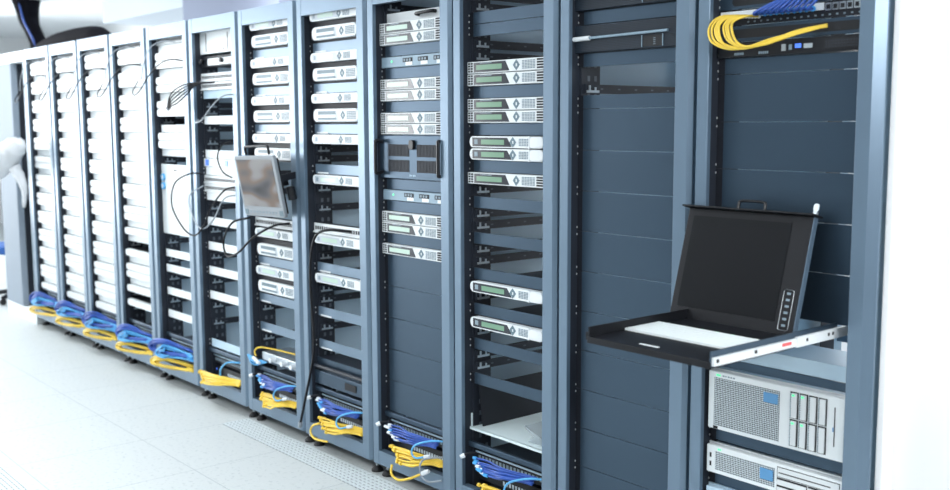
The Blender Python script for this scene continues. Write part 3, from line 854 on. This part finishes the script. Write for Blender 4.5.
# flip-out monitor at rack F
t = empty('rack_monitor', (-2.442, -0.095, 1.216)); t.rotation_euler = (math.radians(10), math.radians(-1.5), 0)
b = MB().prism(rrect(-0.190, 0.190, -0.145, 0.145, 0.012), 0, 0.016, 'y').build('frame', M['greyframe'], t, bevel=0.002)
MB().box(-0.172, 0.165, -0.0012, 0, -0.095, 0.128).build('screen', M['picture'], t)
bb = MB()
for i in range(9): bb.box(-0.130+i*0.030, -0.118+i*0.030, -0.0016, 0, -0.128, -0.118)
bb.build('button', M['button'], t)
for x in (-0.18, 0.15): MB().box(x, x+0.03, -0.0014, 0, -0.136, -0.112).build('badge', M['pad'], t)
MB().box(-0.178, 0.178, 0.0161, 0.03, -0.13, 0.13).build('back_cover', M['blackgloss'], t)
MB().box(0.165, 0.178, 0.0301, 0.12, 0.02, 0.05).build('arm', M['black'], t)
MB().box(-0.05, 0.05, 0.03, 0.13, -0.02, 0.03).build('arm', M['black'], t)
MB().tube([(0.185, 0.06, -0.01), (0.185, 0.06, -0.07)], 0.020, 12).build('hinge_knob', M['blackgloss'], t)
MB().tube(spline([(-0.10, 0.02, 0.148), (-0.10, 0.02, 0.178), (-0.08, 0.02, 0.186), (0.10, 0.02, 0.186), (0.12, 0.02, 0.178), (0.12, 0.02, 0.148)], 4), 0.006, 8).build('handle', M['blackgloss'], t, smooth=True)
tag(t, 'pale flip-out monitor with a blurred painted reflection, hung before the sixth rack', 'monitor')

# ------------------------------------------------------------------ cable bay at the foot of each rack: patch panel, switch, cables
def mk_baypanel():
    h = 0.048; t = empty('bay_patch_panel')
    MB().box(-0.2413, 0.2413, 0, 0.006, 0, h).build('plate', M['black'], t)
    MB().box(-0.236, 0.236, -0.004, 0, h-0.008, h-0.002).build('edge', M['liner'], t)
    b = MB()
    for i in range(20):
        x = -0.20+i*0.020; b.box(x-0.006, x+0.006, -0.0012, 0, 0.014, 0.030)
    b.build('socket_row', M['button'], t)
    MB().box(-0.21, 0.21, 0.0061, 0.25, 0.004, h-0.004).build('back', M['rail'], t)
    return t
def mk_bayswitch():
    h = 0.050; t = empty('bay_switch')
    faceplate(t, h, 'blackgloss', 0.3)
    MB().cyl((-0.195, -0.0015, h*.6), (-0.195, 0, h*.6), 0.006, 10).build('lamp', M['blueled'], t)
    b = MB()
    for i in range(4): b.box(-0.175+i*0.010, -0.169+i*0.010, -0.0006, 0, h*.5, h*.6)
    b.build('print', M['button'], t)
    b = MB()
    for i in range(16):
        x = -0.06+i*0.017; b.box(x-0.005, x+0.005, -0.001, 0, 0.010, 0.026)
    b.build('socket_row', M['zinc'], t)
    return t
def mk_baybar():
    o = MB().prism([(-0.2413, 0.0), (0.2413, 0.0), (0.2413, 0.022), (-0.2413, 0.022)], -0.012, 0.004, 'y').build('cable_bar', M['panel'], None, bevel=0.003)
    return o
for c in LETTERS[2:]:
    o = spawn('baybar', mk_baybar, (RX[c]+XC, EARY, 0.272), 'dark crossbar above the cables in the '+RNAME[c], 'crossbar')
    o = spawn('baypanel', mk_baypanel, (RX[c]+XC, EARY+0.02, 0.206), 'black socket strip behind the blue cables in the '+RNAME[c], 'patch panel')
    o = spawn('bayswitch', mk_bayswitch, (RX[c]+XC, EARY+0.02, 0.142), 'black network switch behind the yellow cables in the '+RNAME[c], 'switch')

def cable(pts, mt, r, name, label, cat='cable', group=None, plugs=(), n=5, sides=6):
    """one cable: a tube along pts; plugs = list of (index 0 or -1, material, length)"""
    P = spline(pts, n)
    o = MB().tube(P, r, sides).build(name, M[mt], None, smooth=True)
    for end, pm, ln in plugs:
        a = Vector(pts[end]); b_ = Vector(pts[1 if end == 0 else -2]); d = (a-b_).normalized()
        MB().tube([tuple(a), tuple(a+d*ln*.5), tuple(a+d*ln)], r*1.9, 6, [1, 1, .8]).build('plug', M[pm], o)
    tag(o, label, cat, group); return o

def fan(c, mt, z, n, r, seed, x_left=0.10, x_right=0.50, spread=0.05, proud=0.0):
    """straightish strands fanned from plugs at the left to the panel at the right"""
    q = random.Random(seed); X = RX[c]
    nm = {'blue': 'blue patch cable', 'yellow': 'yellow patch cable'}[mt]
    lab = '%s in the bundle at the foot of the %s' % (nm, RNAME[c])
    for i in range(n):
        f = i/(n-1)
        xa = X+x_left+q.uniform(-0.012, 0.016)+0.10*f; za = z+0.022-0.036*f+q.uniform(-.004, .004); ya = -proud-0.035*f+q.uniform(-.012, .006)
        xb = X+x_right-q.uniform(0, 0.02); zb = z+0.024-0.020*f+q.uniform(-.004, .004); yb = 0.022-0.02*f
        pts = [(xa, ya, za), (xa+0.06, ya+0.002, za+0.004+q.uniform(-.002, .002)), ((xa+xb)/2, (ya+yb)/2-0.018+q.uniform(-.006, .006), (za+zb)/2+0.004+q.uniform(-.004, .004)), (xb-0.05, yb-0.008, zb), (xb, yb, zb)]
        cable(pts, mt, r, nm.replace(' ', '_'), lab, 'cable', '%ss at the foot of the %s' % (nm, RNAME[c]),
              [(0, q.choice(['whiteplug', 'blueplug']) if mt == 'blue' else 'yellow', 0.022 if mt == 'blue' else 0.012)], 4)

def loop(c, mt, z, n, r, seed, bulge=0.05, x_left=0.05, tall=0.05):
    """strands that come out of the panel, swing forward round a loop at the left and go back in"""
    q = random.Random(seed); X = RX[c]
    nm = {'blue': 'blue patch cable', 'yellow': 'yellow patch cable', 'lightblue': 'light blue patch cable'}[mt]
    lab = '%s looping out at the foot of the %s' % (nm, RNAME[c])
    for i in range(n):
        f = i/max(1, n-1); g = q.uniform(0.7, 1.1); B = bulge*g; x0 = X+x_left+0.05*f+q.uniform(-.01, .01); T = tall*(1.0-0.45*f)*q.uniform(.85, 1.1)
        pts = [(X+0.36+q.uniform(-.05, .08), 0.035, z+0.004+q.uniform(-.008, .010)), (X+0.27, 0.0-B*.2, z+T*.75), (X+0.20, -0.01-B*.6, z+T),
               (x0+0.055, -0.012-B*.9, z+T*.75), (x0+0.008, -0.015-B, z+T*.1), (x0+0.022, -0.015-B, z-T*.45), (x0+0.080, -0.012-B*.8, z-T*.62),
               (X+0.26+q.uniform(-.03, .03), -0.01-B*.4, z-T*.55), (X+0.40+q.uniform(-.04, .03), 0.012, z-T*.4+q.uniform(-.006, .006))]
        cable(pts, mt, r, nm.replace(' ', '_'), lab, 'cable', '%ss at the foot of the %s' % (nm, RNAME[c]), [(-1, 'blueplug' if mt != 'yellow' else 'yellow', 0.03)], 4)

for i, c in enumerate('CDEF'):
    nb = 15
    fan(c, 'blue', 0.225 if c != 'F' else 0.232, nb, 0.0036, 10+i, 0.125, 0.45, proud=-0.012)
    fan(c, 'yellow', 0.156 if c != 'C' else 0.146, 15, 0.0042, 30+i, 0.185, 0.487, proud=0.014)
fan('G', 'yellow', 0.155, 13, 0.0050, 47, 0.10, 0.47, proud=0.030)
for i, c in enumerate('HIJKL'):
    loop(c, 'blue', 0.225, 11 if c in 'HIJ' else 9, 0.0058, 60+i, 0.05, 0.07 if c != 'H' else 0.03, 0.055)
    loop(c, 'lightblue', 0.205, 4, 0.0050, 80+i, 0.06, 0.13, 0.040)
    loop(c, 'yellow', 0.138, 10 if c in 'HIJ' else 8, 0.0062, 70+i, 0.05, 0.06, 0.038)
# single light blue leads over the bundles
for c, zz in (('C', 0.20), ('D', 0.205), ('E', 0.20), ('F', 0.21)):
    X = RX[c]
    cable([(X+0.48, 0.03, zz+0.052), (X+0.43, -0.01, zz+0.052), (X+0.355, -0.03, zz+0.022), (X+0.335, -0.035, zz-0.012), (X+0.36, -0.033, zz-0.030), (X+0.40, -0.02, zz-0.018)], 'lightblue', 0.0042,
          'light_blue_patch_cable', 'light blue cable arching over the blue bundle in the '+RNAME[c], 'cable', None, [(-1, 'whiteplug', 0.03)])
cable([(RX['G']+0.30, -0.02, 0.18), (RX['G']+0.31, -0.02, 0.225), (RX['G']+0.35, 0.0, 0.262), (RX['G']+0.43, 0.03, 0.27)], 'lightblue', 0.005, 'light_blue_patch_cable', 'light blue lead rising from the yellow bundle in the '+RNAME['G'])
X = RX['D']
cable([(X+0.24, -0.065, 0.125), (X+0.25, -0.075, 0.090), (X+0.30, -0.075, 0.078), (X+0.36, -0.06, 0.098), (X+0.41, -0.04, 0.125)], 'yellow', 0.0052, 'yellow_patch_cable', 'single yellow cable drooping below the bundle in the '+RNAME['D'], 'cable', None, [(-1, 'whiteplug', 0.035)])
cable([(X+0.49, 0.02, 0.20), (X+0.42, -0.04, 0.185), (X+0.405, -0.045, 0.13), (X+0.44, -0.035, 0.10), (X+0.49, -0.005, 0.11)], 'greycable', 0.0038, 'grey_cable', 'thin grey cable curling beside the yellow bundle in the '+RNAME['D'])
X = RX['E']+0.06
cable([(X+0.16, -0.05, 0.165), (X+0.115, -0.06, 0.145), (X+0.105, -0.065, 0.115), (X+0.15, -0.07, 0.095), (X+0.24, -0.06, 0.10)], 'yellow', 0.005, 'yellow_patch_cable', 'yellow cable curling round the left of the bundle in the '+RNAME['E'])
# white hooks at the left of the cable bays
for c in 'CDEF':
    o = cable([(RX[c]+0.105, 0.03, 0.258), (RX[c]+0.088, 0.004, 0.258), (RX[c]+0.080, -0.010, 0.252)], 'black', 0.005, 'cable_clip', 'small white-tipped clip left of the blue bundle in the '+RNAME[c], 'clip', None, [(-1, 'whiteplug', 0.018)])
# small device with plugs above the blue bundle of rack F
t = empty('media_converter', (RX['F']+XC, EARY-0.01, 0.330))
MB().box(-0.18, 0.215, 0, 0.16, 0, 0.040).build('case', M['zinc'], t, bevel=0.002)
for x in (-0.05, 0.06, 0.15): MB().tube([(x, -0.03, 0.02), (x, 0, 0.02)], 0.013, 10).build('connector', M['whiteplug'], t)
MB().box(-0.225, 0.225, 0.0, 0.2, -0.008, -0.001).build('tray', M['panel'], t)
tag(t, 'silver box with white plugs above the blue bundle in the sixth rack', 'network box')
X = RX['F']
for i in range(3):
    cable([(X+0.13+0.02*i, -0.03, 0.352-0.008*i), (X+0.085+0.01*i, -0.035, 0.36-0.012*i), (X+0.10+0.015*i, -0.02, 0.335-0.01*i), (X+0.17+0.02*i, 0.0, 0.338)], 'lightblue', 0.005, 'light_blue_patch_cable', 'light blue lead plugged into the silver box, sixth rack', 'cable', 'light blue leads at the silver box', [(0, 'whiteplug', 0.02)])
cable([(X+0.47, 0.10, 0.385), (X+0.30, 0.06, 0.395), (X+0.16, 0.0, 0.405), (X+0.13, -0.02, 0.385), (X+0.14, -0.02, 0.36)], 'yellow', 0.0042, 'yellow_patch_cable', 'single yellow cable running over the silver box in the sixth rack')

# ---- rack A cables
q = random.Random(5)
for i in range(9):
    f = i/8; xs = 0.100+0.080*f; zt = 1.800-0.006*f; e = q.uniform(-.004, .004); xl = 0.074+0.080*f+e
    pts = [(xs+0.012, 0.030, zt), (xs+0.002, -0.004, zt-0.001), (xl+0.010, -0.026-0.008*f, 1.785-0.004*f), (xl, -0.034, 1.758+0.003*f), (xl+0.020, -0.038, 1.723+0.002*f+e),
           (xl+0.085-0.03*f, -0.034, 1.703+0.006*f+e*.6), (0.262, -0.022, 1.713+0.006*f+q.uniform(-.004, .004)), (0.330, -0.004, 1.737+q.uniform(-.004, .004)), (0.402, 0.036, 1.754+q.uniform(-.003, .003))]
    cable(pts, 'yellow', 0.0034, 'yellow_patch_cable', 'yellow cable looping from the white strip at the top of the right-end rack', 'cable', 'yellow cables at the top of the right-end rack', [(0, 'whiteplug', 0.006)], 6, 8)
for i in range(10):
    f = i/9; xs = 0.195+0.165*f
    pts = [(xs, 0.030, 1.800), (xs+0.010, -0.008, 1.797), (xs+0.05, -0.030, 1.806+0.01*f), (0.335+0.07*f, -0.034, 1.836+q.uniform(-.004, .004)), (0.45+0.03*f, -0.020, 1.875), (0.500, 0.0, 1.93)]
    cable(pts, 'blue', 0.0042, 'blue_patch_cable', 'blue cable rising from the patch panel at the top of the right-end rack', 'cable', 'blue cables at the top of the right-end rack', [(0, 'blueplug', 0.010)], 5, 8)

# ---- black loose cables
LONG = [(-1.86, 0.03, 1.040), (-1.945, -0.02, 1.044), (-2.035, -0.025, 1.025), (-2.085, -0.025, 0.975), (-2.112, -0.025, 0.880), (-2.113, -0.025, 0.740), (-2.095, -0.025, 0.560), (-2.097, -0.030, 0.450), (-2.150, -0.034, 0.290), (-2.215, -0.034, 0.125)]
for i in range(5):
    f = i/4
    cable([(-3.12+0.02*f, 0.02, 1.722), (-3.20, -0.03, 1.722-0.010*f), (-3.30+0.035*f, -0.06, 1.712-0.050*f), (-3.40+0.055*f, -0.075, 1.680-0.060*f), (-3.455+0.035*f, -0.075, 1.640-0.035*f), (-3.475+0.012*f, -0.075, 1.600-0.012*f)], 'blackcable', 0.0042, 'black_cable', 'black cable drooping leftward before the white servers of the eighth rack', 'cable', 'black cables drooping before the eighth rack', [(-1, 'greycable', 0.012)])
cable([(-2.86, 0.02, 1.655), (-2.90, -0.03, 1.648), (-2.99, -0.05, 1.60), (-3.09, -0.06, 1.53), (-3.19, -0.05, 1.515), (-3.24, -0.01, 1.53)], 'greycable', 0.004, 'grey_cable', 'thin grey cable sagging across the upper seventh rack')
cable([(-2.86, 0.02, 1.190), (-2.92, -0.03, 1.175), (-3.02, -0.06, 1.08), (-3.08, -0.075, 0.985), (-3.19, -0.08, 0.925), (-3.33, -0.08, 0.96), (-3.455, -0.08, 1.07), (-3.43, -0.07, 1.19), (-3.30, -0.04, 1.245), (-3.22, 0.0, 1.245)], 'blackcable', 0.0045, 'black_cable', 'large black cable loop hanging between the seventh and eighth racks')
cable([(-2.86, 0.02, 1.150), (-2.93, -0.03, 1.13), (-3.00, -0.06, 1.02), (-3.12, -0.07, 0.965), (-3.25, -0.06, 1.03), (-3.29, -0.05, 1.13), (-3.22, 0.0, 1.185)], 'greycable', 0.004, 'grey_cable', 'smaller grey cable loop hanging inside the large black loop')
cable([(-2.33, 0.0, 1.045), (-2.40, -0.05, 1.03), (-2.52, -0.09, 0.97), (-2.66, -0.10, 0.885), (-2.80, -0.09, 0.855), (-2.85, -0.08, 0.93), (-2.79, -0.06, 1.02), (-2.68, -0.02, 1.05)], 'blackcable', 0.0055, 'black_cable', 'black cable loop hanging under the flip-out monitor')
cable([(-2.86, -0.02, 1.42), (-2.90, -0.05, 1.40), (-2.93, -0.06, 1.34), (-2.90, -0.05, 1.27), (-2.84, -0.03, 1.24)], 'blackcable', 0.004, 'black_cable', 'short black cable bulging left of the flip-out monitor')
cable(LONG, 'blackcable', 0.0058, 'black_cable', 'long black cable hanging down the left post of the fifth rack', 'cable', None, [(-1, 'greycable', 0.03)])
for c in 'HIJKL':
    X = RX[c]
    wh = {'H': 'eighth', 'I': 'ninth', 'J': 'tenth', 'K': 'eleventh', 'L': 'twelfth'}[c]
    cable([(X+0.46, 0.02, 1.848), (X+0.40, -0.03, 1.856), (X+0.30, -0.05, 1.835), (X+0.17, -0.06, 1.775), (X+0.04, -0.055, 1.705), (X-0.06, -0.05, 1.675), (X-0.11, -0.04, 1.70), (X-0.125, 0.0, 1.76)], 'blackcable', 0.0036, 'black_cable', 'dark cable drooping across the top of the %s rack' % wh, 'cable', None, [(0, 'blackcable', 0.03)])
    cable([(X+0.36, 0.02, 1.955), (X+0.28, -0.02, 1.962), (X+0.17, -0.045, 1.93), (X+0.08, -0.05, 1.84), (X+0.03, -0.045, 1.76)], 'greycable', 0.003, 'grey_cable', 'thin grey cable at the very top of the %s rack' % wh)

finish_labels()

# ------------------------------------------------------------------ floor vents
def mk_vent(w, d):
    def f():
        t = empty('vent_floor_tile')
        MB().box(0, w, 0, d, 0.0004, 0.0012).build('tray', M['pit'], t)
        b = MB(); n = max(2, int(d/0.019))
        for i in range(n):
            y = d*(i+.5)/n; b.box(0, w, y-0.0065, y+0.0065, 0.0012, 0.0040)
        k = int(w/0.0285)
        for i in range(k+1):
            x = w*i/k; b.box(max(0, x-0.0035), min(w, x+0.0035), 0, d, 0.0012, 0.0038)
        b.build('grating', M['grate'], t)
        return t
    return f
pl = ['left end of the strip, below the sixth rack', 'middle of the strip, below the fifth rack', 'right end of the strip, below the fourth rack']
for i in range(3):
    spawn('vent_a', mk_vent(0.566, 0.150), (-2.815+0.57*i, -0.138, 0), 'pale floor grating at the '+pl[i], 'floor grating', 'floor gratings along the racks')
for i in range(2):
    spawn('vent_b', mk_vent(0.566, 0.566), (-3.385+0.57*i, -1.74, 0), ['pale floor grating cut by the left picture edge', 'pale floor grating at the lower left corner'][i], 'floor grating', 'floor gratings out in the aisle')

# ------------------------------------------------------------------ things beyond the racks
P = spline([(-9.93, 1.2, 2.85), (-9.91, 1.2, 2.76), (-9.86, 1.2, 2.62), (-9.74, 1.2, 2.50), (-9.60, 1.2, 2.36), (-9.45, 1.15, 2.20)], 5)
n = len(P)
o = MB().tube(P, 0.15, 16, [1.0-0.42*min(1, i/(n*.5)) for i in range(n)]).build('black_cable_bundle', M['trunk'], None, smooth=True)
MB().tube([tuple(p+Vector((0.07+.02*i/n, -0.10+.05*i/n, 0.0))) for i, p in enumerate(P[2:])], 0.010, 6).build('stripe_cable', M['blue'], o, smooth=True)
tag(o, 'thick black cable bundle dropping from the ceiling at the far left', 'cable bundle')
P = spline([(-8.1, 0.62, 2.06), (-7.6, 0.50, 2.075), (-7.0, 0.45, 2.135), (-6.45, 0.42, 2.150), (-5.95, 0.41, 2.148), (-5.62, 0.40, 2.120), (-5.38, 0.40, 2.080)], 6); n = len(P)
o = MB().tube(P, 0.088, 16, [min(1, .55+i/n, .25+(n-1-i)/n*3.5) for i in range(n)]).build('black_cable_bundle', M['trunk'], None, smooth=True)
tag(o, 'thick black cable bundle lying on the far rack tops', 'cable bundle')
struct(MB().box(-9.6, -6.95, 1.9, 2.9, 2.62, 2.85).build('trim_2', M['duct']))

# white plastic sheet caught on the last rack
SHEET = [(-6.02, -0.10, 1.375), (-6.10, -0.13, 1.33), (-6.22, -0.15, 1.265), (-6.36, -0.16, 1.185), (-6.46, -0.14, 1.13)]
TAIL = [(-6.14, -0.11, 1.20), (-6.11, -0.08, 1.12), (-6.10, -0.06, 1.03), (-6.16, -0.05, 0.90)]
q = random.Random(3); b = MB()
pts = spline(SHEET, 6); n = len(pts)
tpr = [(0.03+0.064*math.sin(math.pi*min(1, i/(n-1)*0.95+0.05))**0.8)*q.uniform(.93, 1.07) for i in range(n)]
b.tube(pts, 1.0, 14, tpr)
b.v = [(x+q.uniform(-.012, .012), y+q.uniform(-.010, .010), z+q.uniform(-.014, .014)) for x, y, z in b.v]
o = b.build('plastic_sheet', M['whitecloth'], None, smooth=True)
pts = spline(TAIL, 5); n = len(pts)
MB().tube(pts, 0.045, 10, [(1-0.75*i/(n-1))*q.uniform(.9, 1.1) for i in range(n)]).build('loose_corner', M['whitecloth'], o, smooth=True)
tag(o, 'crumpled white plastic sheet hanging on the pale cabinet at the left end', 'plastic sheet')

# office chair past the end cabinet
t = empty('office_chair', (-7.40, 0.28, 0))
MB().prism(rrect(-0.23, 0.23, 0.56, 0.98, 0.09), 0.20, 0.26, 'y').build('backrest', M['chairgrey'], t, bevel=0.015)
MB().prism([(p[0], p[1]) for p in rrect(-0.24, 0.24, -0.24, 0.22, 0.08)], 0.43, 0.50, 'z').build('seat', M['chairblue'], t, bevel=0.015)
MB().tube([(0, 0.21, 0.44), (0, 0.30, 0.47), (0, 0.29, 0.70)], 0.02, 8).build('back_support', M['black'], t)
MB().tube([(0, 0, 0.09), (0, 0, 0.43)], 0.028, 10).build('column', M['black'], t)
for i in range(5):
    a = 2*math.pi*i/5+0.3; l = MB().tube([(0, 0, 0.10), (0.27*math.cos(a), 0.27*math.sin(a), 0.062)], 0.02, 6).build('leg', M['black'], t)
    MB().tube([(0.27*math.cos(a)-0.012, 0.27*math.sin(a), 0.028), (0.27*math.cos(a)+0.012, 0.27*math.sin(a), 0.028)], 0.028, 10).build('caster', M['rubber'], l)
tag(t, 'grey-backed office chair with blue seat at the far left edge', 'office chair')
